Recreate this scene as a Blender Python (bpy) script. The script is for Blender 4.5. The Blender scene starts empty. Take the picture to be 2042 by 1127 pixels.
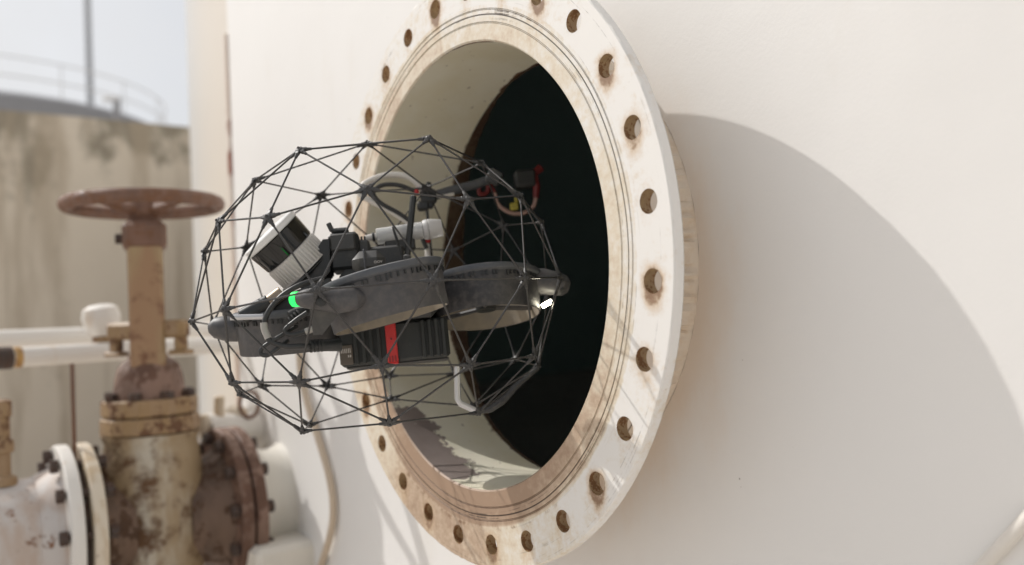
import bpy, math, random
import numpy as np
from mathutils import Vector, Matrix
random.seed(7); rng = np.random.default_rng(7)
PI = math.pi
D = bpy.data
scn = bpy.context.scene
col = scn.collection

# ------------------------------------------------------------------ camera, sky, sun, exposure
CAM = Vector((1.09739, -0.68830, -0.07472))
CM = np.array([[0.573794845, 0.058059451, 0.816938538],
               [0.817657450, 0.016460960, -0.575469662],
               [-0.046859045, 0.998177408, -0.038027528]])
cam = D.objects.new('camera', D.cameras.new('camera')); col.objects.link(cam)
cam.matrix_world = Matrix([list(CM[0]) + [CAM.x], list(CM[1]) + [CAM.y], list(CM[2]) + [CAM.z], [0, 0, 0, 1]])
cam.data.sensor_width = 36.0; cam.data.lens = 36.0 * 1829.1 / 2042
cam.data.clip_start = 0.02; cam.data.clip_end = 3000
cam.data.dof.use_dof = True; cam.data.dof.focus_distance = 1.13
cam.data.dof.aperture_fstop = 2.6; cam.data.dof.aperture_blades = 0
scn.camera = cam
SUN = Vector((1.883, 1.0, -2.002)).normalized()          # direction the light travels
world = D.worlds.new('World'); scn.world = world; world.use_nodes = True
wn = world.node_tree
for n_ in list(wn.nodes): wn.nodes.remove(n_)
wo = wn.nodes.new('ShaderNodeOutputWorld'); wb = wn.nodes.new('ShaderNodeBackground')
sky = wn.nodes.new('ShaderNodeTexSky'); sky.sky_type = 'NISHITA'; sky.sun_disc = False
sky.sun_elevation = math.asin(-SUN.z); sky.sun_rotation = math.atan2(-SUN.x, -SUN.y)
sky.air_density = 1.0; sky.dust_density = 4.0; sky.ozone_density = 1.0; sky.altitude = 0
wb.inputs['Strength'].default_value = 0.135
hs = wn.nodes.new('ShaderNodeHueSaturation'); hs.inputs['Saturation'].default_value = 0.42
wn.links.new(sky.outputs[0], hs.inputs['Color'])
tcw = wn.nodes.new('ShaderNodeTexCoord'); cn = wn.nodes.new('ShaderNodeTexNoise'); cn.inputs['Scale'].default_value = 2.6
cn.inputs['Detail'].default_value = 6; cn.inputs['Roughness'].default_value = .55
wn.links.new(tcw.outputs['Generated'], cn.inputs['Vector'])
cr_ = wn.nodes.new('ShaderNodeMapRange'); cr_.interpolation_type = 'SMOOTHSTEP'; cr_.inputs[1].default_value = .36; cr_.inputs[2].default_value = .66
wn.links.new(cn.outputs['Fac'], cr_.inputs[0])
cx = wn.nodes.new('ShaderNodeMix'); cx.data_type = 'RGBA'; cx.inputs[7].default_value = (6.3, 6.35, 6.45, 1)
cf = wn.nodes.new('ShaderNodeMath'); cf.operation = 'MULTIPLY'; cf.inputs[1].default_value = .85
wn.links.new(cr_.outputs[0], cf.inputs[0]); wn.links.new(cf.outputs[0], cx.inputs[0])
wn.links.new(hs.outputs[0], cx.inputs[6])
wn.links.new(cx.outputs[2], wb.inputs[0]); wn.links.new(wb.outputs[0], wo.inputs[0])
sl = D.lights.new('sun', 'SUN'); sl.energy = 2.75; sl.angle = math.radians(0.5); sl.color = (1.0, 0.965, 0.92)
so = D.objects.new('sun', sl); col.objects.link(so)
so.rotation_mode = 'QUATERNION'; so.rotation_quaternion = SUN.to_track_quat('-Z', 'Y'); so.location = (-6, -5, 8)
scn.view_settings.view_transform = 'Standard'; scn.view_settings.look = 'None'
scn.view_settings.exposure = -0.12; scn.view_settings.gamma = 1.0; scn.view_settings.use_curve_mapping = False
scn.cycles.max_bounces = 10; scn.cycles.diffuse_bounces = 5
scn.cycles.use_denoising = True

def at(px, py, depth):
    d = CM @ np.array([(px - 1021) / 1829.1, -(py - 563.5) / 1829.1, -1.0])
    return Vector(np.array(CAM) + d * depth)

# ------------------------------------------------------------------ materials
def new_mat(name):
    m = D.materials.new(name); m.use_nodes = True
    nt = m.node_tree; b = nt.nodes['Principled BSDF']
    return m, nt, b
def node(nt, t, **kw):
    n_ = nt.nodes.new(t)
    for k, v in kw.items(): setattr(n_, k, v)
    return n_
def math_(nt, op, a, b=None, clamp=False):
    n_ = nt.nodes.new('ShaderNodeMath'); n_.operation = op; n_.use_clamp = clamp
    for i, v in enumerate((a, b)):
        if v is None: continue
        if isinstance(v, (int, float)): n_.inputs[i].default_value = v
        else: nt.links.new(v, n_.inputs[i])
    return n_.outputs[0]
def noise(nt, vec, scale, detail=5, rough=.6, stretch=None):
    if stretch:
        mp = nt.nodes.new('ShaderNodeMapping'); mp.inputs['Scale'].default_value = stretch
        nt.links.new(vec, mp.inputs[0]); vec = mp.outputs[0]
    n_ = nt.nodes.new('ShaderNodeTexNoise'); n_.inputs['Scale'].default_value = scale
    n_.inputs['Detail'].default_value = detail; n_.inputs['Roughness'].default_value = rough
    nt.links.new(vec, n_.inputs['Vector']); return n_.outputs['Fac']
def sstep(nt, v, lo, hi):
    n_ = nt.nodes.new('ShaderNodeMapRange'); n_.interpolation_type = 'SMOOTHSTEP'
    n_.inputs[1].default_value = lo; n_.inputs[2].default_value = hi
    nt.links.new(v, n_.inputs[0]); return n_.outputs[0]
def mixc(nt, fac, a, b):
    n_ = nt.nodes.new('ShaderNodeMix'); n_.data_type = 'RGBA'
    if isinstance(fac, (int, float)): n_.inputs[0].default_value = fac
    else: nt.links.new(fac, n_.inputs[0])
    for i, v in ((6, a), (7, b)):
        if isinstance(v, tuple): n_.inputs[i].default_value = v + (1,)
        else: nt.links.new(v, n_.inputs[i])
    return n_.outputs[2]
def coords(nt):
    return nt.nodes.new('ShaderNodeTexCoord').outputs['Object']
def attr(nt, name):
    n_ = nt.nodes.new('ShaderNodeAttribute'); n_.attribute_name = name; return n_.outputs['Fac']
def bump(nt, b, h, strength, dist=.001):
    n_ = nt.nodes.new('ShaderNodeBump'); n_.inputs['Strength'].default_value = strength
    n_.inputs['Distance'].default_value = dist
    nt.links.new(h, n_.inputs['Height']); nt.links.new(n_.outputs[0], b.inputs['Normal'])

def simple(name, c, rough=.5, metal=0., var=.12, scale=60, bumpk=0.0):
    m, nt, b = new_mat(name); co = coords(nt)
    n1 = noise(nt, co, scale)
    lo = tuple(x * (1 - var) for x in c); hi = tuple(min(1, x * (1 + var)) for x in c)
    nt.links.new(mixc(nt, n1, lo, hi), b.inputs['Base Color'])
    b.inputs['Roughness'].default_value = rough; b.inputs['Metallic'].default_value = metal
    if bumpk: bump(nt, b, noise(nt, co, scale * 3), bumpk)
    return m
def dusty(name, c, dust=(.30, .26, .21), amount=.5, scale=45, rough=.5, lo=.45, hi=.75):
    """dark plastic with dust lying in patches and specks"""
    m, nt, b = new_mat(name); co = coords(nt)
    n1 = noise(nt, co, scale, 6, .65); n2 = noise(nt, co, scale * 9, 2)
    f = math_(nt, 'MULTIPLY', sstep(nt, n1, lo, hi), amount)
    f2 = math_(nt, 'MULTIPLY', sstep(nt, n2, .68, .74), amount * .8)
    f = math_(nt, 'MAXIMUM', f, f2)
    nt.links.new(mixc(nt, f, c, dust), b.inputs['Base Color'])
    nt.links.new(math_(nt, 'ADD', math_(nt, 'MULTIPLY', f, .4), rough), b.inputs['Roughness'])
    bump(nt, b, n2, .12, .0006)
    return m
def rusty_paint(name, paint, rust1=(.23, .10, .045), rust2=(.07, .035, .022), stain=(.55, .40, .22),
                level=.5, scale=14, rough=.55, streak=True, stainlevel=.45, soft=.07):
    """paint with ochre stain, then flaked down to rust in places"""
    m, nt, b = new_mat(name); co = coords(nt)
    n1 = noise(nt, co, scale, 7, .62); n2 = noise(nt, co, scale * 4, 6, .6)
    n3 = noise(nt, co, scale * 1.1, 5, .6, (1, 1, .25) if streak else None)
    mixn = math_(nt, 'ADD', math_(nt, 'MULTIPLY', n1, .7), math_(nt, 'MULTIPLY', n2, .3))
    c = mixc(nt, math_(nt, 'MULTIPLY', sstep(nt, n3, stainlevel, stainlevel + .22), .75), paint, stain)
    rc = mixc(nt, n2, rust2, rust1)
    rm = sstep(nt, mixn, level, level + soft)
    c = mixc(nt, rm, c, rc)
    nt.links.new(c, b.inputs['Base Color'])
    nt.links.new(math_(nt, 'ADD', math_(nt, 'MULTIPLY', rm, .3), rough), b.inputs['Roughness'])
    h = math_(nt, 'SUBTRACT', math_(nt, 'MULTIPLY', n2, .5), rm)
    bump(nt, b, h, .35, .0012)
    return m
def emit(name, c, s):
    m, nt, b = new_mat(name)
    b.inputs['Base Color'].default_value = c + (1,)
    b.inputs['Emission Color'].default_value = c + (1,); b.inputs['Emission Strength'].default_value = s
    return m

R0 = .384                                  # bolt circle radius of the manhole flange
def flange_mat():
    m, nt, b = new_mat('flange_paint'); co = coords(nt)
    n1 = noise(nt, co, 9, 6, .6); n2 = noise(nt, co, 45, 6, .65); n3 = noise(nt, co, 160, 4, .6)
    white, cream, tan, brown, dark = (.84, .82, .785), (.73, .645, .51), (.57, .43, .31), (.24, .135, .075), (.06, .045, .035)
    nn = math_(nt, 'ADD', math_(nt, 'MULTIPLY', n1, .6), math_(nt, 'MULTIPLY', n2, .4))
    nb_ = math_(nt, 'ADD', math_(nt, 'MULTIPLY', nn, .75), math_(nt, 'MULTIPLY', noise(nt, co, 90, 5, .7), .25))
    def layer(c, a, colr, lo, hi, k=1.0):
        v = math_(nt, 'ADD', attr(nt, a), math_(nt, 'MULTIPLY', math_(nt, 'SUBTRACT', nb_, .5), 2.6))
        return mixc(nt, math_(nt, 'MULTIPLY', sstep(nt, v, lo, hi), k), c, colr)
    c = layer(white, 'stain', cream, .15, .8)
    c = layer(c, 'stain', tan, .62, 1.15, .85)
    c = layer(c, 'halo', (.62, .46, .30), .15, 1.1, .8)
    c = layer(c, 'halo', brown, .8, 1.25, .9)
    c = layer(c, 'stain', (.35, .23, .155), .85, 1.6, .85)
    c = layer(c, 'grime', brown, .5, .75, .85)
    # circular scratches, in polar coordinates
    sep = node(nt, 'ShaderNodeSeparateXYZ'); nt.links.new(co, sep.inputs[0])
    rr = math_(nt, 'SQRT', math_(nt, 'ADD', math_(nt, 'POWER', sep.outputs[0], 2.), math_(nt, 'POWER', sep.outputs[2], 2.)))
    th = math_(nt, 'ARCTAN2', sep.outputs[2], sep.outputs[0])
    cmb = node(nt, 'ShaderNodeCombineXYZ'); nt.links.new(math_(nt, 'MULTIPLY', rr, 420.), cmb.inputs[0])
    nt.links.new(math_(nt, 'MULTIPLY', th, 2.2), cmb.inputs[1])
    sc = noise(nt, cmb.outputs[0], 1.0, 3, .5)
    smask = math_(nt, 'MULTIPLY', sstep(nt, sc, .60, .65), math_(nt, 'MULTIPLY', sstep(nt, n2, .42, .58), attr(nt, 'scr')))
    c = mixc(nt, math_(nt, 'MULTIPLY', smask, .85), c, dark)
    # flaked edge chips
    chn = math_(nt, 'ADD', math_(nt, 'MULTIPLY', n2, .3), math_(nt, 'MULTIPLY', noise(nt, co, 70, 5, .65), .55))
    ch = math_(nt, 'ADD', attr(nt, 'edge'), math_(nt, 'SUBTRACT', chn, .5))
    cm = math_(nt, 'MULTIPLY', sstep(nt, ch, .975, .99), .85)
    c = mixc(nt, cm, c, (.13, .085, .06))
    sp = sstep(nt, n3, .70, .73); c = mixc(nt, math_(nt, 'MULTIPLY', sp, math_(nt, 'MULTIPLY', sstep(nt, n1, .5, .6), .6)), c, brown)
    c = mixc(nt, math_(nt, 'MULTIPLY', sstep(nt, attr(nt, 'groove'), .4, .9), .85), c, dark)
    nt.links.new(c, b.inputs['Base Color']); b.inputs['Roughness'].default_value = .55
    h = math_(nt, 'SUBTRACT', math_(nt, 'MULTIPLY', n3, .4), math_(nt, 'ADD', cm, math_(nt, 'MULTIPLY', smask, .5)))
    bump(nt, b, h, .3, .0008)
    return m
def bore_mat():
    m, nt, b = new_mat('bore_paint'); co = coords(nt)
    n1 = noise(nt, co, 7, 6, .6); n2 = noise(nt, co, 38, 6, .65)
    nn = math_(nt, 'ADD', math_(nt, 'MULTIPLY', n1, .55), math_(nt, 'MULTIPLY', n2, .45))
    c = mixc(nt, sstep(nt, n1, .35, .65), (.82, .76, .58), (.88, .84, .70))
    v = math_(nt, 'ADD', attr(nt, 'bare'), math_(nt, 'MULTIPLY', math_(nt, 'SUBTRACT', nn, .5), 1.5))
    f1 = sstep(nt, v, .5, .54)
    c = mixc(nt, f1, c, mixc(nt, n2, (.20, .155, .14), (.32, .27, .25)))
    v2 = math_(nt, 'ADD', attr(nt, 'rust'), math_(nt, 'MULTIPLY', math_(nt, 'SUBTRACT', nn, .5), 1.8))
    f2 = sstep(nt, v2, .55, .68)
    c = mixc(nt, f2, c, mixc(nt, n2, (.06, .03, .018), (.25, .12, .055)))
    sp = math_(nt, 'MULTIPLY', sstep(nt, noise(nt, co, 60, 3), .68, .73), .55)
    c = mixc(nt, sp, c, (.16, .10, .06))
    nt.links.new(c, b.inputs['Base Color']); b.inputs['Roughness'].default_value = .6
    bump(nt, b, math_(nt, 'SUBTRACT', math_(nt, 'MULTIPLY', n2, .5), math_(nt, 'ADD', f1, f2)), .35, .001)
    return m
def tank_mat():
    m, nt, b = new_mat('tank_white_paint'); co = coords(nt)
    n1 = noise(nt, co, 1.6, 5, .6); n2 = noise(nt, co, 220, 3, .6); n3 = noise(nt, co, 26, 3, .5)
    c = mixc(nt, n1, (.80, .785, .76), (.845, .835, .815))
    # rust wash bleeding from the weld round the manhole, below and to the right
    st = math_(nt, 'ADD', attr(nt, 'stain'), math_(nt, 'MULTIPLY', math_(nt, 'SUBTRACT', noise(nt, co, 11, 6, .65, (1, 1, .45)), .5), .9))
    c = mixc(nt, math_(nt, 'MULTIPLY', sstep(nt, st, .25, 1.0), .62), c, (.76, .61, .47))
    spk = noise(nt, co, 75, 1, .4)
    c = mixc(nt, math_(nt, 'MULTIPLY', sstep(nt, spk, .832, .848), .6), c, (.20, .17, .14))
    c = mixc(nt, math_(nt, 'MULTIPLY', sstep(nt, noise(nt, co, 3.0, 6, .7, (1, 1, .3)), .56, .75), .22), c, (.66, .60, .50))
    sp_ = node(nt, 'ShaderNodeSeparateXYZ'); nt.links.new(co, sp_.inputs[0])
    beyond_seam = sstep(nt, math_(nt, 'MULTIPLY', sp_.outputs[0], -1.), 1.715, 1.745)      # creamier paint beyond the vertical seam, greyer towards the far edge
    c = mixc(nt, beyond_seam, c, mixc(nt, sstep(nt, sp_.outputs[1], .26, .50), (.70, .64, .56), (.62, .61, .585)))
    nt.links.new(c, b.inputs['Base Color']); b.inputs['Roughness'].default_value = .5
    rip = math_(nt, 'MULTIPLY', noise(nt, co, 5.5, 2, .5), 4.0)
    bump(nt, b, math_(nt, 'ADD', rip, math_(nt, 'ADD', math_(nt, 'MULTIPLY', n2, .3), math_(nt, 'MULTIPLY', n3, .4))), .40, .0015)
    return m
def concrete_mat():
    m, nt, b = new_mat('stained_concrete'); co = coords(nt)
    n1 = noise(nt, co, 2.2, 6, .6); n2 = noise(nt, co, 5, 5, .6, (1, 1, .12)); n3 = noise(nt, co, 3.4, 5, .6, (1, 1, .75))
    c = mixc(nt, n1, (.70, .62, .51), (.80, .72, .605))
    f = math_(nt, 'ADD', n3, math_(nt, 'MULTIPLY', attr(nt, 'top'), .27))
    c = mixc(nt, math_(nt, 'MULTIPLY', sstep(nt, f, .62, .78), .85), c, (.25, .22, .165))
    c = mixc(nt, math_(nt, 'MULTIPLY', sstep(nt, n2, .48, .64), .65), c, (.48, .40, .30))
    nt.links.new(c, b.inputs['Base Color']); b.inputs['Roughness'].default_value = .9
    bump(nt, b, n1, .3, .01)
    return m

M_TANK = tank_mat(); M_FL = flange_mat(); M_BORE = bore_mat(); M_CONC = concrete_mat()
M_WELD = rusty_paint('weld_paint', (.76, .66, .54), level=.74, scale=42, stain=(.70, .57, .43), streak=False)
M_HOLE = rusty_paint('bolt_hole_rust', (.34, .23, .12), (.30, .15, .06), (.12, .06, .03), (.42, .30, .15), level=.5, scale=90)
M_DARK = simple('tank_inside_dark', (.46, .58, .55), .9)
M_LIP = rusty_paint('shell_lip_rust', (.12, .08, .05), (.11, .055, .03), (.035, .022, .015), (.09, .055, .035), level=.47, scale=22)
M_WHITEPIPE = rusty_paint('white_pipe_paint', (.78, .75, .70), level=.625, scale=16, stain=(.62, .46, .30), stainlevel=.60)
M_NOZ = rusty_paint('nozzle_paint', (.70, .67, .60), level=.74, scale=9, stain=(.55, .46, .32), stainlevel=.56)
M_SPOOL = rusty_paint('spool_paint', (.60, .56, .53), (.30, .15, .08), (.14, .07, .05), level=.575, scale=15, stain=(.50, .38, .30), stainlevel=.42)
M_VBODY = rusty_paint('valve_body_rust', (.53, .485, .40), (.17, .085, .035), (.045, .026, .018), (.30, .19, .075), level=.475, scale=7, stainlevel=.34, soft=.16)
M_VNECK = rusty_paint('valve_neck_rust', (.17, .105, .07), (.12, .06, .03), (.03, .02, .015), (.07, .043, .028), level=.48, scale=12, stainlevel=.42)
M_VOCH = rusty_paint('valve_ochre_rust', (.33, .22, .125), (.20, .10, .05), (.09, .05, .03), (.30, .19, .08), level=.52, scale=16, stainlevel=.42)
M_VRUST = rusty_paint('valve_flange_rust', (.25, .155, .115), (.19, .10, .065), (.06, .036, .028), (.16, .095, .065), level=.47, scale=12, stainlevel=.45)
M_WHEEL = rusty_paint('handwheel_rust', (.20, .108, .072), (.27, .135, .075), (.08, .045, .032), (.14, .08, .055), level=.5, scale=26, stainlevel=.42)
M_YOKE = rusty_paint('yoke_rust', (.33, .20, .11), (.22, .10, .055), (.10, .05, .033), (.38, .30, .16), level=.49, scale=9, soft=.13, stainlevel=.40)
M_BOLT = rusty_paint('dark_bolt_rust', (.06, .042, .035), (.12, .06, .035), (.03, .022, .02), (.08, .05, .035), level=.5, scale=60)
M_CREAM = rusty_paint('cream_paint', (.70, .62, .50), level=.68, scale=25, stain=(.5, .36, .2))
M_STAND = rusty_paint('standpipe_paint', (.86, .85, .81), level=.82, scale=3, stain=(.74, .66, .53), stainlevel=.52)
M_SEAM = rusty_paint('seam_rust', (.76, .69, .62), (.36, .15, .10), (.24, .09, .065), (.66, .50, .40), level=.53, scale=2.2, stainlevel=.4)
M_GROUND = simple('pale_ground', (.60, .55, .495), .95, var=.15, scale=3, bumpk=.4)
M_ROOF = simple('grey_tank_metal', (.30, .30, .31), .6, var=.1, scale=2)
M_POLE = simple('pole_grey', (.46, .47, .48), .5)
M_RAIL = simple('pale_rail', (.80, .81, .81), .5)
M_CABLE = simple('brown_cable', (.58, .475, .36), .7, scale=30)
M_BEIGE = simple('beige_pipe', (.74, .70, .64), .6, scale=30)
M_BLOCK = simple('pale_block', (.76, .72, .64), .8, scale=10, bumpk=.2)
# drone
M_ROD = simple('carbon_rod', (.045, .043, .042), .27, .0, var=.3, scale=80)
M_JOINT = dusty('joint_plastic', (.040, .040, .041), (.17, .16, .15), .35, 70, .42)
M_DUCT = dusty('duct_plastic', (.068, .067, .070), (.21, .19, .17), .32, 120, .45, .36, .76)
M_LIPD = dusty('duct_lip', (.088, .094, .103), (.20, .18, .16), .3, 60, .42)
M_DUCTIN = dusty('duct_inside_dusty_bounce', (.24, .21, .165), (.33, .28, .21), .8, 60, .7, .3, .6)  # dusty tan, lightened in its colour for light bounced off the ground
M_DUCT_SHADED = dusty('duct_plastic_shaded', (.036, .036, .039), (.20, .18, .16), .34, 110, .42, .38, .76)  # darker copy of the duct plastic: front duct's shadow put into the colour
M_BLACK = dusty('black_plastic', (.024, .026, .026), (.12, .11, .10), .35, 55, .42)
M_GREY = dusty('dark_grey_plastic', (.055, .055, .053), (.16, .15, .13), .4, 55, .5)
M_BAT = dusty('battery_black', (.022, .025, .024), (.08, .075, .07), .3, 50, .5)
M_RED = simple('red_plastic', (.55, .035, .035), .45, var=.1)
M_LABEL = simple('battery_label', (.12, .10, .08), .6)
M_INK = simple('pale_print', (.55, .52, .48), .7)
M_LWHITE = simple('lidar_white', (.80, .79, .77), .4, var=.03)
M_LBASE = simple('lidar_base', (.60, .575, .54), .38, .25, var=.06, scale=40)
M_GLASS = simple('lidar_glass', (.012, .012, .011), .06, var=.2)
M_BRASS = simple('bronze_barrel', (.33, .26, .19), .4, .6)
M_ALU = simple('pale_aluminium', (.62, .62, .63), .35, .5, var=.06)
M_CORD = simple('black_cord', (.035, .035, .035), .42, var=.3, scale=200)
M_TAPE = simple('cable_sleeve', (.42, .40, .37), .5, scale=120)
M_HOSE = simple('white_hose', (.74, .70, .64), .4, var=.05)
M_PINK = simple('dusty_pink_cable', (.42, .27, .23), .5)
M_YEL = simple('yellow_clip', (.40, .34, .05), .5)  # clip yellow, dulled in its colour for the unlit opening
M_GREEN = emit('green_light', (.02, .9, .13), 1.4)
M_RED_SHADED = simple('shaded_red_plastic', (.17, .018, .018), .5)  # red plastic with the shade of the manhole put into its colour
M_LED = emit('white_light', (1.0, .93, .72), 26.0)
mm, nt, b = new_mat('clear_syringe'); b.inputs['Base Color'].default_value = (.93, .93, .92, 1)
b.inputs['Roughness'].default_value = .16; b.inputs['Transmission Weight'].default_value = .55; b.inputs['IOR'].default_value = 1.18
M_CLEAR = mm
mm, nt, b = new_mat('frosted_plastic'); b.inputs['Base Color'].default_value = (.86, .84, .82, 1)
b.inputs['Roughness'].default_value = .4; b.inputs['Transmission Weight'].default_value = .35; M_FROST = mm

# ------------------------------------------------------------------ geometry helpers
class G:
    """collects shapes as one mesh"""
    def __init__(s): s.v = []; s.f = []; s.a = {}
    def add(s, v, f):
        o = len(s.v); s.v += [tuple(p) for p in v]; s.f += [tuple(i + o for i in q) for q in f]; return s
    def box(s, lo, hi, bev=0.0, M=None):
        if bev <= 0:
            v = [(x, y, z) for x in (lo[0], hi[0]) for y in (lo[1], hi[1]) for z in (lo[2], hi[2])]
            f = [(0, 1, 3, 2), (4, 6, 7, 5), (0, 4, 5, 1), (2, 3, 7, 6), (0, 2, 6, 4), (1, 5, 7, 3)]
        else:
            c = [(lo[i] + hi[i]) / 2 for i in range(3)]; h = [(hi[i] - lo[i]) / 2 for i in range(3)]
            bev = min(bev, min(h) * .95)
            v = []; f = []
            idx = {}
            for sx in (-1, 1):
                for sy in (-1, 1):
                    for sz in (-1, 1):
                        for ax in range(3):
                            p = [sx * h[0], sy * h[1], sz * h[2]]
                            for k, sg in enumerate((sx, sy, sz)):
                                if k != ax: p[k] -= sg * bev
                            idx[(sx, sy, sz, ax)] = len(v); v.append(tuple(p[k] + c[k] for k in range(3)))
            for ax in range(3):
                o1, o2 = [k for k in range(3) if k != ax]
                for sg in (-1, 1):
                    q = []
                    for a_, b_ in ((-1, -1), (1, -1), (1, 1), (-1, 1)):
                        t = [0, 0, 0]; t[ax] = sg; t[o1] = a_; t[o2] = b_; q.append(idx[tuple(t) + (ax,)])
                    f.append(tuple(q))
            for ax in range(3):                       # edge strips along ax
                o1, o2 = [k for k in range(3) if k != ax]
                for a_ in (-1, 1):
                    for b_ in (-1, 1):
                        t0 = [0, 0, 0]; t0[o1] = a_; t0[o2] = b_
                        t1 = list(t0); t0[ax] = -1; t1[ax] = 1
                        f.append((idx[tuple(t0) + (o1,)], idx[tuple(t1) + (o1,)], idx[tuple(t1) + (o2,)], idx[tuple(t0) + (o2,)]))
            for sx in (-1, 1):
                for sy in (-1, 1):
                    for sz in (-1, 1): f.append(tuple(idx[(sx, sy, sz, k)] for k in range(3)))
        if M is not None: v = [M @ Vector(p) for p in v]
        return s.add(v, f)
    def lathe(s, prof, n=32, M=None, closed=False):
        """prof: (radius, z) pairs, revolved round local z"""
        v = []; f = []; m = len(prof)
        for i in range(n):
            c, s_ = math.cos(2 * PI * i / n), math.sin(2 * PI * i / n)
            for r, z in prof: v.append(Vector((r * c, r * s_, z)))
        if M is not None: v = [M @ p for p in v]
        for i in range(n):
            j = (i + 1) % n
            for k in range(m - 1 + (1 if closed else 0)):
                k2 = (k + 1) % m
                f.append((i * m + k, j * m + k, j * m + k2, i * m + k2))
        if not closed:
            f.append(tuple(i * m for i in range(n))[::-1]); f.append(tuple(i * m + m - 1 for i in range(n)))
        return s.add(v, f)
    def cyl(s, p, q, r, r2=None, n=16, bev=0.0):
        p, q = Vector(p), Vector(q); L = (q - p).length; r2 = r if r2 is None else r2
        M = Matrix.Translation(p) @ (q - p).to_track_quat('Z', 'Y').to_matrix().to_4x4()
        pr = [(r, 0), (r2, L)] if bev <= 0 else [(r - bev, 0), (r, bev), (r2, L - bev), (r2 - bev, L)]
        return s.lathe(pr, n, M)
    def tube(s, pts, r, n=8):
        pts = [Vector(p) for p in pts]; v = []; f = []
        t0 = (pts[1] - pts[0]).normalized(); u = t0.orthogonal().normalized()
        for i, p in enumerate(pts):
            t = (pts[min(i + 1, len(pts) - 1)] - pts[max(i - 1, 0)]).normalized()
            u = (u - t * u.dot(t)).normalized(); w = t.cross(u)
            rr = r[i] if isinstance(r, (list, tuple)) else r
            for k in range(n):
                a = 2 * PI * k / n; v.append(p + (u * math.cos(a) + w * math.sin(a)) * rr)
        for i in range(len(pts) - 1):
            for k in range(n):
                k2 = (k + 1) % n; f.append((i * n + k, i * n + k2, (i + 1) * n + k2, (i + 1) * n + k))
        f.append(tuple(range(n))[::-1]); f.append(tuple((len(pts) - 1) * n + k for k in range(n)))
        return s.add(v, f)
    def ball(s, c, r, sq=(1, 1, 1), M=None, nu=14, nv=8):
        pr = [(r * math.sin(PI * k / nv), -r * math.cos(PI * k / nv)) for k in range(nv + 1)]
        pr[0] = (r * .02, -r); pr[-1] = (r * .02, r)
        T = Matrix.Translation(c) @ (M or Matrix()) @ Matrix.Diagonal((*sq, 1))
        return s.lathe(pr, nu, T)
    def torus(s, R, r, M=None, n=48, k=12, flat=1.0):
        return s.lathe([(R + r * math.cos(2 * PI * i / k), r * flat * math.sin(2 * PI * i / k)) for i in range(k)], n, M, True)
def spline(pts, n=8):
    """Catmull-Rom through the points"""
    P = [Vector(p) for p in pts]; P = [2 * P[0] - P[1]] + P + [2 * P[-1] - P[-2]]; out = []
    for i in range(1, len(P) - 2):
        for k in range(n):
            t = k / n; a, b_, c, d = P[i - 1:i + 3]
            out.append(.5 * ((2 * b_) + (c - a) * t + (2 * a - 5 * b_ + 4 * c - d) * t * t + (3 * b_ - a - 3 * c + d) * t ** 3))
    out.append(P[-2]); return out
def make_mesh(name, v, f, mat, smooth=True, attrs=None):
    me = D.meshes.new(name); me.from_pydata([tuple(p) for p in v], [], f)
    if smooth:
        me.shade_smooth()
        try: me.set_sharp_from_angle(angle=math.radians(38))
        except Exception: pass
    for k, val in (attrs or {}).items():
        at_ = me.attributes.new(k, 'FLOAT', 'POINT'); at_.data.foreach_set('value', np.asarray(val, dtype=np.float32))
    me.materials.append(mat); me.update(); return me
def fix_normals(me):
    import bmesh
    bm = bmesh.new(); bm.from_mesh(me); bmesh.ops.recalc_face_normals(bm, faces=bm.faces[:]); bm.to_mesh(me); bm.free()
def obj(name, g, mat, parent=None, smooth=True, attrs=None):
    """ONE mesh object; its points are given in the thing's world (or the drone's) frame"""
    me = make_mesh(name, g.v, g.f, mat, smooth, attrs); fix_normals(me)
    o = D.objects.new(name, me); col.objects.link(o)
    if parent is not None:
        o.parent = parent
        if parent.type == 'EMPTY' and not parent.get('_local'): o.location = -Vector(parent.location)
    return o
def tag(o, label, cat, group=None, kind=None):
    if label: o['label'] = label
    if cat: o['category'] = cat
    if group: o['group'] = group
    if kind: o['kind'] = kind
    return o
def thing(name, loc, label, cat, group=None):
    o = D.objects.new(name, None); o.empty_display_size = .05; col.objects.link(o); o.location = loc
    return tag(o, label, cat, group)
def axis_m(o, d):
    return Matrix.Translation(o) @ Vector(d).to_track_quat('Z', 'Y').to_matrix().to_4x4()

# ------------------------------------------------------------------ setting: ground
GZ = -1.1
g = G(); n = 60
xs = np.linspace(-1, 1, n); xs = np.sign(xs) * np.abs(xs) ** 3 * 900
g.add([(x, y, GZ) for x in xs for y in xs], [(i * n + j, (i + 1) * n + j, (i + 1) * n + j + 1, i * n + j + 1) for i in range(n - 1) for j in range(n - 1)])
tag(obj('ground', g, M_GROUND), 'pale sandy concrete ground round the tanks', None, kind='structure')

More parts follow.
